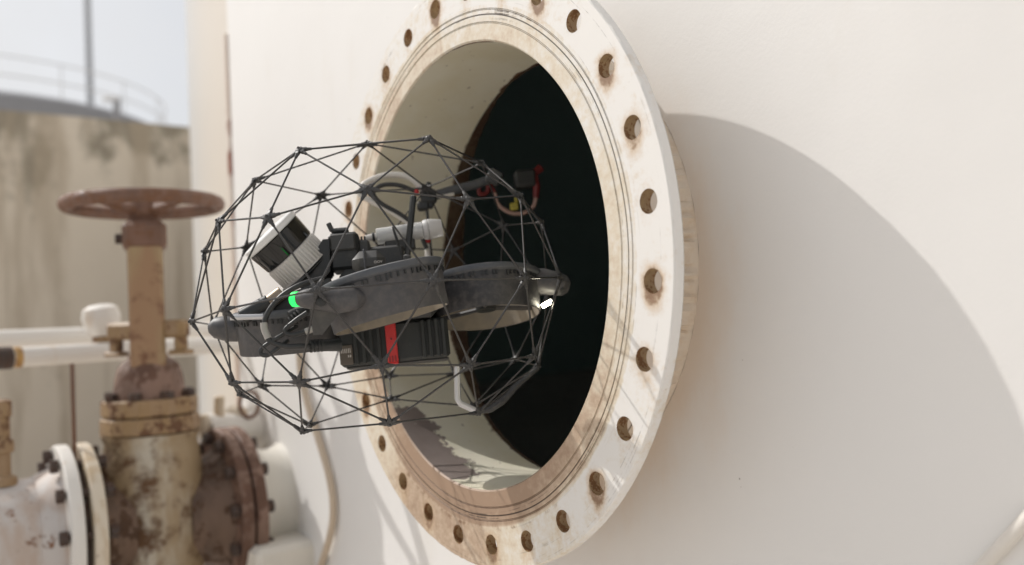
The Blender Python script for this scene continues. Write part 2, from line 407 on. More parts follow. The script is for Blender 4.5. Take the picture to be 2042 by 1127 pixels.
# ------------------------------------------------------------------ storage tank
YW, RT = .1325, 12.4                      # wall distance behind the flange face, tank radius
TC = Vector((0, YW + RT, GZ))
tank = thing('storage_tank', TC, 'large white painted steel storage tank with an open round flanged manhole', 'storage tank')
def shell_sheet(R, hole, half=.9, top=8.0):
    def P(s, z): a = s / R; return (R * math.sin(a), YW + RT - R * math.cos(a), z)
    step = .15; nc = int(round(2 * half / step))
    bd = [(-half + i * step, -half) for i in range(nc)] + [(half, -half + i * step) for i in range(nc)] + \
         [(half - i * step, half) for i in range(nc)] + [(-half, half - i * step) for i in range(nc)]
    N = len(bd); v = []; f = []; rings = 14
    for k in range(rings + 1):
        t = (k / rings) ** 1.6
        for (s, z) in bd:
            a = math.atan2(z, s); h = (hole * math.cos(a), hole * math.sin(a))
            v.append(P(h[0] + (s - h[0]) * t, h[1] + (z - h[1]) * t))
    for k in range(rings):
        for i in range(N): f.append((k * N + i, k * N + (i + 1) % N, (k + 1) * N + (i + 1) % N, (k + 1) * N + i))
    nb = int(round(2 * PI * R / step)); cols = [-half + i * step for i in range(nc + 1)]
    rest = np.linspace(half, 2 * PI * R - half, nb)
    allc = cols + list(rest[1:-1])
    rows = [GZ, -half, half, top]; ro = {}
    for ci, s in enumerate(allc):
        for rj, z in enumerate(rows): ro[(ci, rj)] = len(v); v.append(P(s, z))
    for ci in range(len(allc)):
        cj = (ci + 1) % len(allc)
        for rj in range(3):
            if rj == 1 and ci < nc: continue
            f.append((ro[(ci, rj)], ro[(cj, rj)], ro[(cj, rj + 1)], ro[(ci, rj + 1)]))
    return v, f
g = G(); g.add(*shell_sheet(RT, .322))
# weld the coincident points so the shading runs through
key = {}; remap = []; nv = []
for p in g.v:
    k = tuple(round(c, 4) for c in p)
    if k not in key: key[k] = len(nv); nv.append(p)
    remap.append(key[k])
g.f = [tuple(remap[i] for i in q) for q in g.f]; g.v = nv
va = np.array(g.v); rr = np.hypot(va[:, 0], va[:, 2])
ang = np.degrees(np.arctan2(va[:, 2], va[:, 0]))
st = np.exp(-np.maximum(rr - .33, 0) / .07) * np.clip(.5 + .5 * np.cos(np.radians(ang + 50)), 0, 1) * 1.0
st[va[:, 1] > 3] = 0
shell = obj('shell', g, M_TANK, tank, attrs={'stain': st})
g = G(); g.add(*shell_sheet(RT - .03, .318, top=7.97))
obj('inside_lining', g, M_DARK, tank)
g = G(); g.lathe([(RT + .02, 8.0 - GZ), (RT * .6, 8.5 - GZ), (1.75, 8.7 - GZ)], 96, Matrix.Translation(TC)); g.f = g.f[:-2]; obj('roof', g, M_TANK, tank, attrs={'stain': np.zeros(len(g.v))})  # unseen roof; its open centre is added to let daylight into the tank

# flange: 28 sectors, each with its hole, and a grooved inner face
NH = 28; PH0 = math.radians(57.86); HR = .0137
TH = .0160; SEG = 12
RI, RJ, RO = .81 * R0, .945 * R0, 1.08 * R0
def sector_sheet(y, arad=8):
    v = []; f = []; hl = []
    for h in range(NH):
        ac = PH0 - h * 2 * PI / NH; da = PI / NH
        def pol(r, a): return (r * math.cos(a), r * math.sin(a))
        bd = [pol(RJ, ac - da + 2 * da * i / SEG) for i in range(SEG)] + [pol(RJ + (RO - RJ) * i / arad, ac + da) for i in range(arad)] + \
             [pol(RO, ac + da - 2 * da * i / SEG) for i in range(SEG)] + [pol(RO - (RO - RJ) * i / arad, ac - da) for i in range(arad)]
        cx, cz = pol(R0, ac); N = len(bd); base = len(v); rings = 6
        loop = []
        for k in range(rings + 1):
            t = (k / rings) ** 1.7
            for (x, z) in bd:
                a = math.atan2(z - cz, x - cx); hr = HR
                hx, hz = cx + hr * math.cos(a), cz + hr * math.sin(a)
                v.append((hx + (x - hx) * t, y, hz + (z - hz) * t))
        for k in range(rings):
            for i in range(N): f.append((base + k * N + i, base + k * N + (i + 1) % N, base + (k + 1) * N + (i + 1) % N, base + (k + 1) * N + i))
    return v, f
g = G()
g.add(*sector_sheet(0.0))
NS = NH * SEG
a0 = PH0 - PI / NH
prof = []                                  # (r, y, groove) from the bore edge outward
for r in np.linspace(RI + .0022, RJ, 26): prof.append([r, 0.0, 0.0])
for gr in (.874, .902, .920):
    for dr, dep in ((-.0017, 0), (-.0011, .0011), (.0006, .0011), (.0011, 0)): prof.append([gr * R0 + dr, dep, 1.0 if dep else .25])
prof.sort(key=lambda p_: p_[0])
prof = [[RI, .0022, 0]] + prof
v = []; gro = []; f = []
m_ = len(prof)
for i in range(NS):
    a = a0 + 2 * PI * i / NS
    wob = .0006 * math.sin(5 * a) + .0004 * math.sin(11 * a + 1)
    for r, y, q in prof:
        rw = r + (wob if RI + .003 < r < RJ - .004 else 0)
        v.append((rw * math.cos(a), y, rw * math.sin(a))); gro.append(q)
for i in range(NS):
    j = (i + 1) % NS
    for k in range(m_ - 1): f.append((i * m_ + k, j * m_ + k, j * m_ + k + 1, i * m_ + k + 1))
n_sec = len(g.v); g.add(v, f)
# rim of the front plate, with a worn rounded edge
v = []; f = []; rp = [(RO, 0), (RO + .0014, .0012), (RO + .0016, .004), (RO + .0014, .0138), (RO - .001, .0157), (RO - .012, .0159)]
for i in range(NS):
    a = a0 + 2 * PI * i / NS
    for k, (r, y) in enumerate(rp):
        w = .0005 * rng.standard_normal() if k == 1 else 0
        v.append(((r + w) * math.cos(a), y, (r + w) * math.sin(a)))
m2 = len(rp)
for i in range(NS):
    j = (i + 1) % NS
    for k in range(m2 - 1): f.append((i * m2 + k, j * m2 + k, j * m2 + k + 1, i * m2 + k + 1))
n_mid = len(g.v); g.add(v, f)
n_rim = len(g.v); bv, bf = sector_sheet(TH); g.add(bv, bf)
va = np.array(g.v); rr = np.hypot(va[:, 0], va[:, 2]) / R0; an = np.arctan2(va[:, 2], va[:, 0])
deg = np.degrees(an)
down = np.clip(np.sin(-an - 0.0), 0, 1)
stain = np.where(rr < .935, .62 - .25 * np.clip((rr - .86) / .07, 0, 1), .02)
stain += .85 * np.clip(-np.sin(an) - .05, 0, 1) * (lambda w: w + (1 - w) * np.where(rr < .93, .85, .25))(np.clip((-deg - 55) / 34, 0, 1) ** 2) * np.where(deg > 0, 0, 1)
stain += .35 * np.exp(-((deg + 100) / 55) ** 2)
stain += np.where((deg > 95) | (deg < -150), .28, 0)
da = 2 * PI / NH; k = np.round((an - PH0) / da); ac = PH0 + k * da
hx = va[:, 0] - R0 * np.cos(ac); hz = va[:, 2] - R0 * np.sin(ac)
hz2 = np.where(hz < 0, hz * .55, hz)
hd = np.hypot(hx, hz2)
hamp = .75 + .50 * np.sin(k * 2.3 + 1)
halo = hamp * 1.05 * np.exp(-np.maximum(hd - HR * .92, 0) / .0085)
grime = np.where((rr > .93), .25 * np.exp(-((rr - .945) / .02) ** 2), 0) * np.clip(-np.sin(an), 0, 1) * 2.2 + .55 * np.exp(-np.abs(rr - .81) / .006) * (.6 + .4 * np.clip(-np.sin(an), 0, 1))
scr = np.exp(-((rr - .905) / .03) ** 2) + .7 * np.exp(-((rr - 1.05) / .02) ** 2)
edge = np.where(rr > 1.0785, .9 - 30 * np.clip(va[:, 1] - .0045, 0, .02), .9 * np.exp(-np.maximum(1.0785 - rr, 0) / .010))
groove = np.zeros(len(va)); groove[n_sec:n_mid] = gro
ff = obj('manhole_flange', g, M_FL, tank, attrs=dict(stain=stain, halo=halo, grime=grime, scr=scr, edge=edge, groove=groove))
ff['label'] = 'thick round bolting flange with open bolt holes and rust stains'
hole_g = G(); hole_g.lathe([(HR, .0), (HR, TH)], 28, axis_m((0, 0.0, 0), (0, 1, 0)), False)
hole_g.f = hole_g.f[:-2]
hm = make_mesh('bolt_hole', hole_g.v, hole_g.f, M_HOLE)
for h in range(NH):
    ac = PH0 - h * 2 * PI / NH
    o = D.objects.new('bolt_hole', hm); col.objects.link(o); o.parent = ff
    o.location = (R0 * math.cos(ac), 0, R0 * math.sin(ac)); o.rotation_euler = (0, rng.uniform(0, 6.28), 0)
# rippled fillet weld where the neck meets the shell
g = G(); N = 700; rows = 11; v = []; f = []; RN = .818 * R0
for i in range(N):
    a = 2 * PI * i / N
    rip = .0024 * math.sin(i * 1.05 + 1.8 * math.sin(i * .11)) + .0018 * math.sin(i * .43 + 2) + .0014 * rng.standard_normal()
    for k in range(rows):
        t = k / (rows - 1); y = YW - .034 + .0346 * t
        r = RN + .0015 + .0055 * t ** 1.5 + (.0012 + rip) * math.sin(PI * t)
        v.append((r * math.cos(a), y + (RT - math.sqrt(RT ** 2 - (r * math.cos(a)) ** 2)) * t, r * math.sin(a)))
for i in range(N):
    j = (i + 1) % N
    for k in range(rows - 1): f.append((i * rows + k, j * rows + k, j * rows + k + 1, i * rows + k + 1))
g.add(v, f); obj('weld_bead', g, M_WELD, tank)
# neck: outside and inside
Yax = axis_m((0, 0, 0), (0, 1, 0))
g = G(); g.lathe([(.818 * R0, TH - .0003), (.818 * R0, YW + .02)], 160, Yax); g.f = g.f[:-2]
obj('manhole_neck', g, M_TANK, tank, attrs={'stain': np.full(len(g.v), .95)})
v = []; f = []; NB = 240; ys = [.0022, .004, .008] + list(np.linspace(.014, .156, 22))
for i in range(NB):
    a = 2 * PI * i / NB
    for y in ys: v.append((RI * math.cos(a), y, RI * math.sin(a)))
for i in range(NB):
    j = (i + 1) % NB
    for k in range(len(ys) - 1): f.append((i * len(ys) + k, j * len(ys) + k, j * len(ys) + k + 1, i * len(ys) + k + 1))
g = G().add(v, f); va = np.array(v); an = np.degrees(np.arctan2(va[:, 2], va[:, 0])); y = va[:, 1]
bare = .80 * np.exp(-((an + 118) / 26) ** 2) * np.exp(-np.maximum(y - .035, 0) / .05) + .5 * np.exp(-((np.abs(an) - 168) / 10) ** 2) * np.exp(-y / .02) * (an < 0)
rust = .62 * np.exp(-(.156 - y) / .016) + .50 * np.exp(-y / .004) + .75 * np.exp(-((an - 80) / 22) ** 2) * np.exp(-y / .018)
obj('manhole_bore', g, M_BORE, tank, attrs=dict(bare=bare, rust=rust))
v = []; f = []; NL = 240
for i in range(NL):
    a = 2 * PI * i / NL; ye = .1605 + .036 * max(0, -math.cos(a + .08)) ** 3 + .0012 * math.sin(9 * a) + .001 * rng.standard_normal()
    for r, y in ((RI - .0008, .1562), (RI - .0012, ye - .0015), (RI - .0004, ye), (RI + .03, ye + .001)): v.append((r * math.cos(a), y, r * math.sin(a)))
for i in range(NL):
    j = (i + 1) % NL
    for k in range(3): f.append((i * 4 + k, j * 4 + k, j * 4 + k + 1, i * 4 + k + 1))
g = G().add(v, f); obj('shell_lip', g, M_LIP, tank)

# outlet nozzle, part of the tank, with its bolted flange
NX, NZ, NY = -1.248, -.523, .246
def ny(a): return NY - a
def ring_bolts(parent, y0, y1, rad, nb, r, ph=0, mat=M_BOLT):
    """hex bolt heads and studs through both flanges of a pipe joint"""
    gb = G()
    gb.cyl((0, y0, 0), (0, y1, 0), r * .62, n=8)
    for yy, sg in ((y0, 1), (y1, -1)): gb.cyl((0, yy + sg * .004, 0), (0, yy + sg * .020, 0), r * 1.12, n=6)
    me = make_mesh('bolt', gb.v, gb.f, mat, False); fix_normals(me)
    for k in range(nb):
        a = ph + 2 * PI * k / nb
        o = D.objects.new('bolt', me); col.objects.link(o); o.parent = parent
        o.location = (NX + rad * math.cos(a), 0, NZ + rad * math.sin(a))
def disc(y0, y1, R, rin=.02, n=64, bev=.003):
    gg = G(); L = y0 - y1
    gg.lathe([(rin, 0), (R - bev, 0), (R, bev), (R, L - bev), (R - bev, L), (rin, L)], n, axis_m((NX, y0, NZ), (0, -1, 0)))
    return gg
g = G(); g.lathe([(.160, .030), (.142, .060), (.1365, .070), (.1365, .11), (.15, .135), (.155, .160)], 64, axis_m((NX, NY, NZ), (0, -1, 0)))
noz = obj('outlet_nozzle', g, M_NOZ, tank)
nf = obj('nozzle_flange', disc(ny(.160), ny(.188), .203), M_VRUST, noz)

# ------------------------------------------------------------------ gate valve
VY = ny(.375)
valve = thing('gate_valve', (NX, VY, GZ), 'rusty gate valve with a round brown handwheel beside the tank', 'valve')
rf = obj('flange', disc(ny(.194), ny(.222), .203), M_VRUST, valve)
ring_bolts(rf, ny(.165) + .003, ny(.222), .178, 12, .0145, .13)
lf = obj('flange', disc(ny(.515), ny(.543), .203), M_CREAM, valve); lf['label'] = 'pale painted flange of the valve'
g = G()
Mv = Matrix.Translation((NX, VY, NZ))
for sg in (1, -1):                          # flange necks
    g2 = G(); g2.lathe([(.150, .0), (.128, .03), (.116, .09)], 40, axis_m((NX, VY + sg * .152, NZ), (0, -sg, 0))); obj('neck', g2, M_VNECK, valve)
prof = [(.02, -.19), (.075, -.182), (.108, -.15), (.122, -.09), (.124, 0), (.122, .10), (.112, .17), (.108, .19), (.116, .211)]
g.lathe(prof, 48, Mv @ Matrix.Diagonal((1, .98, 1, 1)))
obj('body', g, M_VBODY, valve)
zb = NZ + .212
for k_, (z0, z1, r_) in enumerate(((zb, zb + .040, .114), (zb + .043, zb + .083, .111))):   # two oval bonnet flanges
    g = G(); g.lathe([(.02, 0), (r_ - .004, 0), (r_, .004), (r_, z1 - z0 - .004), (r_ - .004, z1 - z0), (.02, z1 - z0)], 10, Matrix.Translation((NX, VY, z0)) @ Matrix.Rotation(.16, 4, 'Z'))
    bf_ = obj('bonnet_flange', g, M_VOCH, valve, smooth=False)
gb = G(); gb.cyl((0, 0, -.095), (0, 0, .010), .008, n=8); gb.cyl((0, 0, .0), (0, 0, .016), .0155, n=6); gb.cyl((0, 0, -.10), (0, 0, -.085), .0155, n=6)
me = make_mesh('bolt', gb.v, gb.f, M_BOLT, False); fix_normals(me)
for k in range(8):
    a = k * PI / 4 + .2
    o = D.objects.new('bolt', me); col.objects.link(o); o.parent = bf_; o.location = (NX + .094 * math.cos(a), VY + .094 * math.sin(a), zb + .084)
zt = zb + .083
g = G(); g.lathe([(.085, 0), (.082, .02), (.078, .05), (.070, .078), (.055, .092), (.046, .096), (.046, .104)], 40, Matrix.Translation((NX, VY, zt)))
obj('bonnet', g, M_VRUST, valve)
# gland with its two eye bolts
zg = zt + .104
g = G(); g.box((NX - .055, VY - .026, zg), (NX + .055, VY + .026, zg + .022), .006); g.cyl((NX, VY, zg + .02), (NX, VY, zg + .04), .030, n=20)
gl = obj('gland', g, M_WHEEL, valve)
for sx in (-1, 1):
    g = G(); g.cyl((NX + sx * .042, VY, zg - .05), (NX + sx * .042, VY, zg + .055), .007, n=8); g.cyl((NX + sx * .042, VY, zg + .0225), (NX + sx * .042, VY, zg + .037), .014, n=6)
    obj('gland_bolt', g, M_BOLT, gl, smooth=False)
# yoke: two flat arms rising to a collar
zw = .243                                   # handwheel height
Rv = Matrix.Translation((NX, VY, 0)) @ Matrix.Rotation(math.radians(76), 4, 'Z')
for sg in (-1, 1):
    g = G(); a_ = []
    g.box((-.040, sg * .052 - .011, zt + .045), (.040, sg * .052 + .011, zw - .10), .008, Rv)
    obj('yoke_arm', g, M_YOKE, valve)
g = G(); g.box((-.050, -.066, zw - .115), (.050, .066, zw - .045), .012, Rv); g.cyl((NX, VY, zw - .06), (NX, VY, zw - .02), .040, .034, n=24)
yk = obj('yoke_collar', g, M_WHEEL, valve)
g = G(); g.cyl(Rv @ Vector((-.050, -.02, zw - .085)), Rv @ Vector((-.066, -.02, zw - .085)), .013, n=6); obj('grease_plug', g, M_BOLT, yk, smooth=False)
g = G(); g.cyl((NX, VY, zg), (NX, VY, zw + .015), .016, n=16); obj('stem', g, M_BOLT, valve)
# pale lump and bracket on the packing box, left and right
zp = zg + .06
Rb = Matrix.Translation((NX, VY, zp)) @ Matrix.Rotation(math.radians(35.), 4, 'Z')
g = G(); g.box((-.115, -.02, -.022), (.115, .02, .022), .008, Rb)
for sx in (-1, 1): g.box((sx * .098 - .012, -.014, -.052), (sx * .098 + .012, .014, -.02), .004, Rb); g.box((sx * .098 - .026, -.018, -.062), (sx * .098 + .026, .018, -.050), .004, Rb)
obj('bracket', g, M_VOCH, valve)
# handwheel
hw = G(); hw.torus(.176, .0150, Matrix.Translation((NX, VY, zw)), 72, 14, 1.15)
hwo = obj('handwheel_rim', hw, M_WHEEL, valve)
for k in range(5):
    a = k * 2 * PI / 5 + .35; c, s_ = math.cos(a), math.sin(a)
    g = G(); g.tube([(NX + c * r_, VY + s_ * r_, zw + dz) for r_, dz in ((.03, -.014), (.08, -.014), (.125, -.006), (.168, 0))], [.016, .013, .0105, .0115], 8)
    obj('spoke', g, M_WHEEL, hwo)
g = G(); g.lathe([(.018, -.032), (.042, -.030), (.046, -.012), (.040, .010), (.030, .018), (.010, .018)], 28, Matrix.Translation((NX, VY, zw))); obj('hub', g, M_WHEEL, hwo)
g = G(); g.cyl((NX, VY, zw + .016), (NX, VY, zw + .034), .022, n=6); obj('stem_nut', g, M_BOLT, hwo, smooth=False)

# ------------------------------------------------------------------ line blind and spool pipe on the left
bl = thing('line_blind', (NX, ny(.552), NZ - .17), 'thin rusty blind plate with a tall handle clamped between two flanges', 'blind plate')
g = disc(ny(.546), ny(.557), .172, .002, 48, .001); obj('plate', g, M_BOLT, bl)
g = G(); g.tube([(NX + .035, ny(.5515), NZ + .16), (NX + .035, ny(.5515), NZ + .39)], .0048, 8); obj('handle', g, M_WHEEL, bl)
spool = thing('pipe_spool', (NX, ny(1.2), NZ - .14), 'mottled white and rust steel pipe bolted to the left of the valve', 'pipe')
g = G(); g.cyl((NX, ny(.60), NZ), (NX, ny(1.9), NZ), .1365, n=64); g.lathe([(.160, 0), (.150, .02), (.139, .05)], 56, axis_m((NX, ny(.585), NZ), (0, -1, 0)))
obj('pipe', g, M_SPOOL, spool)
sf = obj('flange', disc(ny(.560), ny(.588), .203), M_WHITEPIPE, spool); ring_bolts(sf, ny(.515) + .003, ny(.588), .178, 12, .0145, .13)
g = G()
zz = NZ + .130; yy = ny(.695)
g.lathe([(.030, 0), (.028, .018), (.017, .024), (.017, .07), (.024, .074), (.024, .098), (.017, .102), (.017, .15), (.021, .152), (.021, .186), (.013, .190)], 18, Matrix.Translation((NX + .02, yy, zz)))
obj('drain_fitting', g, M_VOCH, spool)

# ------------------------------------------------------------------ white pipe runs behind the valve
def pipe_run(name, p, q, r, mat, label, cat='pipe', group=None):
    t = thing(name, (Vector(p) + Vector(q)) / 2, label, cat, group)
    g = G(); g.cyl(p, q, r, n=28); obj('pipe', g, mat, t)
    return t
pA, qA = at(-330, 692, 2.22), at(540, 655, 3.0)
tu = pipe_run('white_pipe', pA, qA, .026, M_WHITEPIPE, 'upper and farther of two white pipes crossing behind the valve stem', group='white pipes behind the valve')
d_ = (qA - pA).normalized(); c0 = at(203, 640, 2.50)
p0, q0 = at(-330, 735, 2.05), at(500, 684, 2.78)
tl = pipe_run('white_pipe', p0, q0, .025, M_WHITEPIPE, 'lower and nearer of two white pipes with a dark coupling at its left', group='white pipes behind the valve')
dl = (q0 - p0).normalized(); L = (q0 - p0).length
def along(px):                               # point of the lower pipe seen at this column
    best = min((abs((lambda P: 1021 + 1829.1 * (CM.T @ (np.array(P) - np.array(CAM)))[0] / -(CM.T @ (np.array(P) - np.array(CAM)))[2])(p0 + dl * t) - px), t) for t in np.linspace(0, L, 400))
    return p0 + dl * best[1]
g = G(); g.cyl(along(-60), along(24), .0285, n=24, bev=.002); obj('coupling', g, M_BOLT, tl)
g = G(); g.cyl(along(25), along(42), .0265, n=24); obj('rust_ring', g, rusty_paint('bright_rust', (.50, .30, .10), (.4, .18, .05), (.16, .08, .03), level=.52, scale=50), tl)
# small globe valve with a pale knob in front of the upper pipe
sv = thing('small_valve', c0, 'small pale rounded valve cap sitting on the white pipe left of the valve stem', 'valve')
g = G(); g.lathe([(.016, -.046), (.034, -.036), (.046, -.008), (.050, .012), (.044, .034), (.026, .044), (.004, .046)], 22, Matrix.Translation(c0) @ Matrix.Rotation(.12, 4, 'X')); obj('cap', g, M_WHITEPIPE, sv)
g = G(); g.lathe([(.024, -.062), (.026, -.044), (.020, -.036)], 16, Matrix.Translation(c0)); obj('nut', g, M_VOCH, sv)

# ------------------------------------------------------------------ small white fittings between the valve and the tank wall
dr = thing('drain_pipe', at(470, 855, 2.50), 'short white drain pipe with a flanged end beside the rusty flange', 'pipe')
pa, pb = at(405, 858, 2.42), at(505, 853, 2.56)
g = G(); g.cyl(pa, pb, .043, n=28); obj('pipe', g, M_WHITEPIPE, dr)
dd = (pb - pa).normalized()
g = G(); g.cyl(pb, pb + dd * .035, .066, n=36, bev=.003); obj('end_flange', g, M_WHITEPIPE, dr)
g = G(); g.cyl(at(408, 872, 2.40), at(404, 828, 2.40), .013, n=12); obj('vent_stub', g, M_CREAM, dr)
g = G(); g.cyl(at(436, 850, 2.45), at(437, 790, 2.45), .014, n=12, bev=.003); obj('vent_stub', g, M_CREAM, dr)
lv = thing('small_drain_valve', at(470, 828, 2.52), 'small cream drain valve with a brown ring handle above the white drain pipe', 'valve')
g = G(); g.ball(at(470, 830, 2.52), .034, (1, 1, .9)); g.cyl(at(470, 850, 2.52), at(470, 815, 2.52), .016, n=12); obj('body', g, M_CREAM, lv)
g = G(); cc = at(497, 806, 2.5); vr = Vector(CM[:, 0]); vu = Vector(CM[:, 1])
g.tube([cc + vr * .026 * math.cos(t) + vu * .036 * math.sin(t) for t in np.linspace(0, 2 * PI, 25)], .0055, 8); obj('ring_handle', g, M_WHEEL, lv)
# vertical riser behind the drone, against the wall
rs = thing('tank_side_pipe', at(548, 900, 2.66), 'thin cream vertical pipe standing on the nozzle against the tank wall', 'pipe')
g = G(); g.cyl(at(548, 912, 2.56), at(540, 705, 2.62), .017, n=16); obj('pipe', g, M_CREAM, rs)
g = G(); g.cyl(at(548, 912, 2.56), at(547, 890, 2.56), .03, n=20, bev=.002); obj('base_collar', g, M_VOCH, rs)
# cable hanging on the tank wall
def on_wall(px, py, off=.012):
    d = CM @ np.array([(px - 1021) / 1829.1, -(py - 563.5) / 1829.1, -1.0]); s = 1.0
    for _ in range(50):
        P = np.array(CAM) + s * d; yy = YW + RT - math.sqrt(RT ** 2 - P[0] ** 2) - off; s = (yy - CAM.y) / d[1]
    return Vector(np.array(CAM) + s * d)
g = G(); g.tube(spline([on_wall(*p_) for p_ in ((596, 690), (600, 745), (613, 805), (633, 870), (655, 945), (664, 1005), (660, 1060), (640, 1127), (610, 1200), (560, 1290))]), .0080, 10)
tag(obj('hanging_cable', g, M_CABLE), 'brown cable hanging in a curve down the white tank wall', 'cable')
# pale support block below the nozzle
bk = thing('support_block', (NX + .01, NY - .06, GZ), 'pale sunlit concrete block supporting the pipe beside the tank', 'support block')
cb = at(550, 1076, 2.22)
g = G(); g.box((-.10, -.075, GZ), (.085, .10, cb.z), .012, Matrix.Translation((cb.x, cb.y, 0))); obj('plinth', g, M_BLOCK, bk)
g = G(); g.box((-.07, -.05, cb.z + .001), (.05, .07, NZ - .12), .01, Matrix.Translation((NX, NY - .10, 0))); obj('saddle', g, M_BLOCK, bk)
# beige pipe clipped to the wall, bottom right corner
g = G(); g.tube([on_wall(1900, 1195, .006), on_wall(1965, 1125, .006), on_wall(2042, 1042, .006), on_wall(2120, 960, .006)], .0065, 12)
tag(obj('wall_tube', g, M_BEIGE), 'beige tube running diagonally over the tank wall', 'tube')

# ------------------------------------------------------------------ rusty vertical seam far round the shell
pz = on_wall(461, 300, 0); zt_ = on_wall(458, 60, 0).z
g = G(); g.box((pz.x - .010, pz.y - .010, GZ), (pz.x + .010, pz.y + .05, zt_), .003); bt = obj('vertical_seam', g, M_SEAM, tank)
bt['label'] = 'thin rust streaked vertical seam on the white shell'

# ------------------------------------------------------------------ background: concrete wall, grey tank, poles
def ground_xy(px, depth):
    p = at(px, 600, depth); return Vector((p.x, p.y, 0))
w0, w1 = ground_xy(0, 5.8), ground_xy(390, 6.56)
wd = (w1 - w0).normalized(); wn_ = Vector((wd.y, -wd.x, 0))
if wn_.dot(Vector((CAM.x, CAM.y, 0)) - w0) < 0: wn_ = -wn_
ztop = at(0, 214, 5.8).z
cwall = thing('concrete_wall', (w0.x, w0.y, GZ), 'tan stained concrete wall behind the handwheel', 'wall')
N1, N2 = 80, 30; Lw0, Lw1 = -4.0, 1.32
g = G(); v = []; f = []; tp = []
for i in range(N1 + 1):
    for j in range(N2 + 1):
        s = Lw0 + (Lw1 - Lw0) * i / N1; z = GZ + (ztop - GZ) * j / N2
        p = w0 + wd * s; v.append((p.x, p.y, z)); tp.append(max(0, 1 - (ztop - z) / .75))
for i in range(N1):
    for j in range(N2): f.append((i * (N2 + 1) + j, (i + 1) * (N2 + 1) + j, (i + 1) * (N2 + 1) + j + 1, i * (N2 + 1) + j + 1))
g.add(v, f); k0 = len(g.v)
A, B_ = w0 + wd * Lw0, w0 + wd * Lw1; tk = -wn_ * .3
g.add([(A.x, A.y, ztop), (B_.x, B_.y, ztop), (B_.x + tk.x, B_.y + tk.y, ztop), (A.x + tk.x, A.y + tk.y, ztop),
       (A.x, A.y, GZ), (B_.x, B_.y, GZ), (B_.x + tk.x, B_.y + tk.y, GZ), (A.x + tk.x, A.y + tk.y, GZ)],
      [(0, 1, 2, 3), (2, 3, 7, 6), (0, 3, 7, 4), (1, 2, 6, 5)])
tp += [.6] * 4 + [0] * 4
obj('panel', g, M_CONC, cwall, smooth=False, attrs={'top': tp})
tc = ground_xy(-80, 26.0)
gt = thing('grey_tank', (tc.x, tc.y, GZ), 'grey round tank with a railing behind the concrete wall', 'tank')
zr = CAM.z + 5.90
g = G(); g.lathe([(5.7, GZ), (5.7, zr), (5.5, zr + .12), (2, zr + .35), (.1, zr + .42)], 72, Matrix.Translation((tc.x, tc.y, 0))); obj('wall', g, M_ROOF, gt)
for hz_ in (.48, .95):
    g = G(); g.torus(5.62, .022, Matrix.Translation((tc.x, tc.y, zr + hz_)), 96, 8); obj('rail', g, M_RAIL, gt)
pm = G(); pm.cyl((0, 0, 0), (0, 0, .97), .018, n=8); pmm = make_mesh('rail_post', pm.v, pm.f, M_RAIL); fix_normals(pmm)
for k in range(18):
    a = 2 * PI * k / 18; o = D.objects.new('rail_post', pmm); col.objects.link(o); o.parent = gt
    o.location = (5.62 * math.cos(a), 5.62 * math.sin(a), zr - GZ)
lp = ground_xy(192, 31.0)
pole = thing('lamp_pole', (lp.x, lp.y, GZ), 'tall thin grey lamp pole against the pale sky', 'lamp pole')
g = G(); g.cyl((lp.x, lp.y, GZ), (lp.x, lp.y, 16), .13, .10, n=16); obj('shaft', g, M_POLE, pole)
g = G(); g.cyl((lp.x, lp.y, 15.7), (lp.x - .9, lp.y - 1.0, 16.1), .05, n=8); g.box((lp.x - 1.3, lp.y - 1.4, 16.0), (lp.x - .8, lp.y - .9, 16.2), .04); obj('lamp_head', g, M_RAIL, pole)
l2 = ground_xy(245, 20.2); zl = at(245, 235, 20.2).z; zl2 = at(245, 192, 20.2).z
sl_ = thing('small_light_post', (l2.x, l2.y, GZ), 'short dark post with a small lamp behind the concrete wall', 'light post')
g = G(); g.cyl((l2.x, l2.y, GZ), (l2.x, l2.y, zl2), .075, n=10); obj('post', g, M_ROOF, sl_)
g = G(); hl_ = Vector(CM[:, 0]); c_ = Vector((l2.x, l2.y, zl2)); g.box((-.30, -.08, -.06), (.06, .08, .06), .02, Matrix.Translation(c_) @ Matrix.Rotation(math.atan2(hl_.y, hl_.x), 4, 'Z')); obj('lamp', g, M_RAIL, sl_)

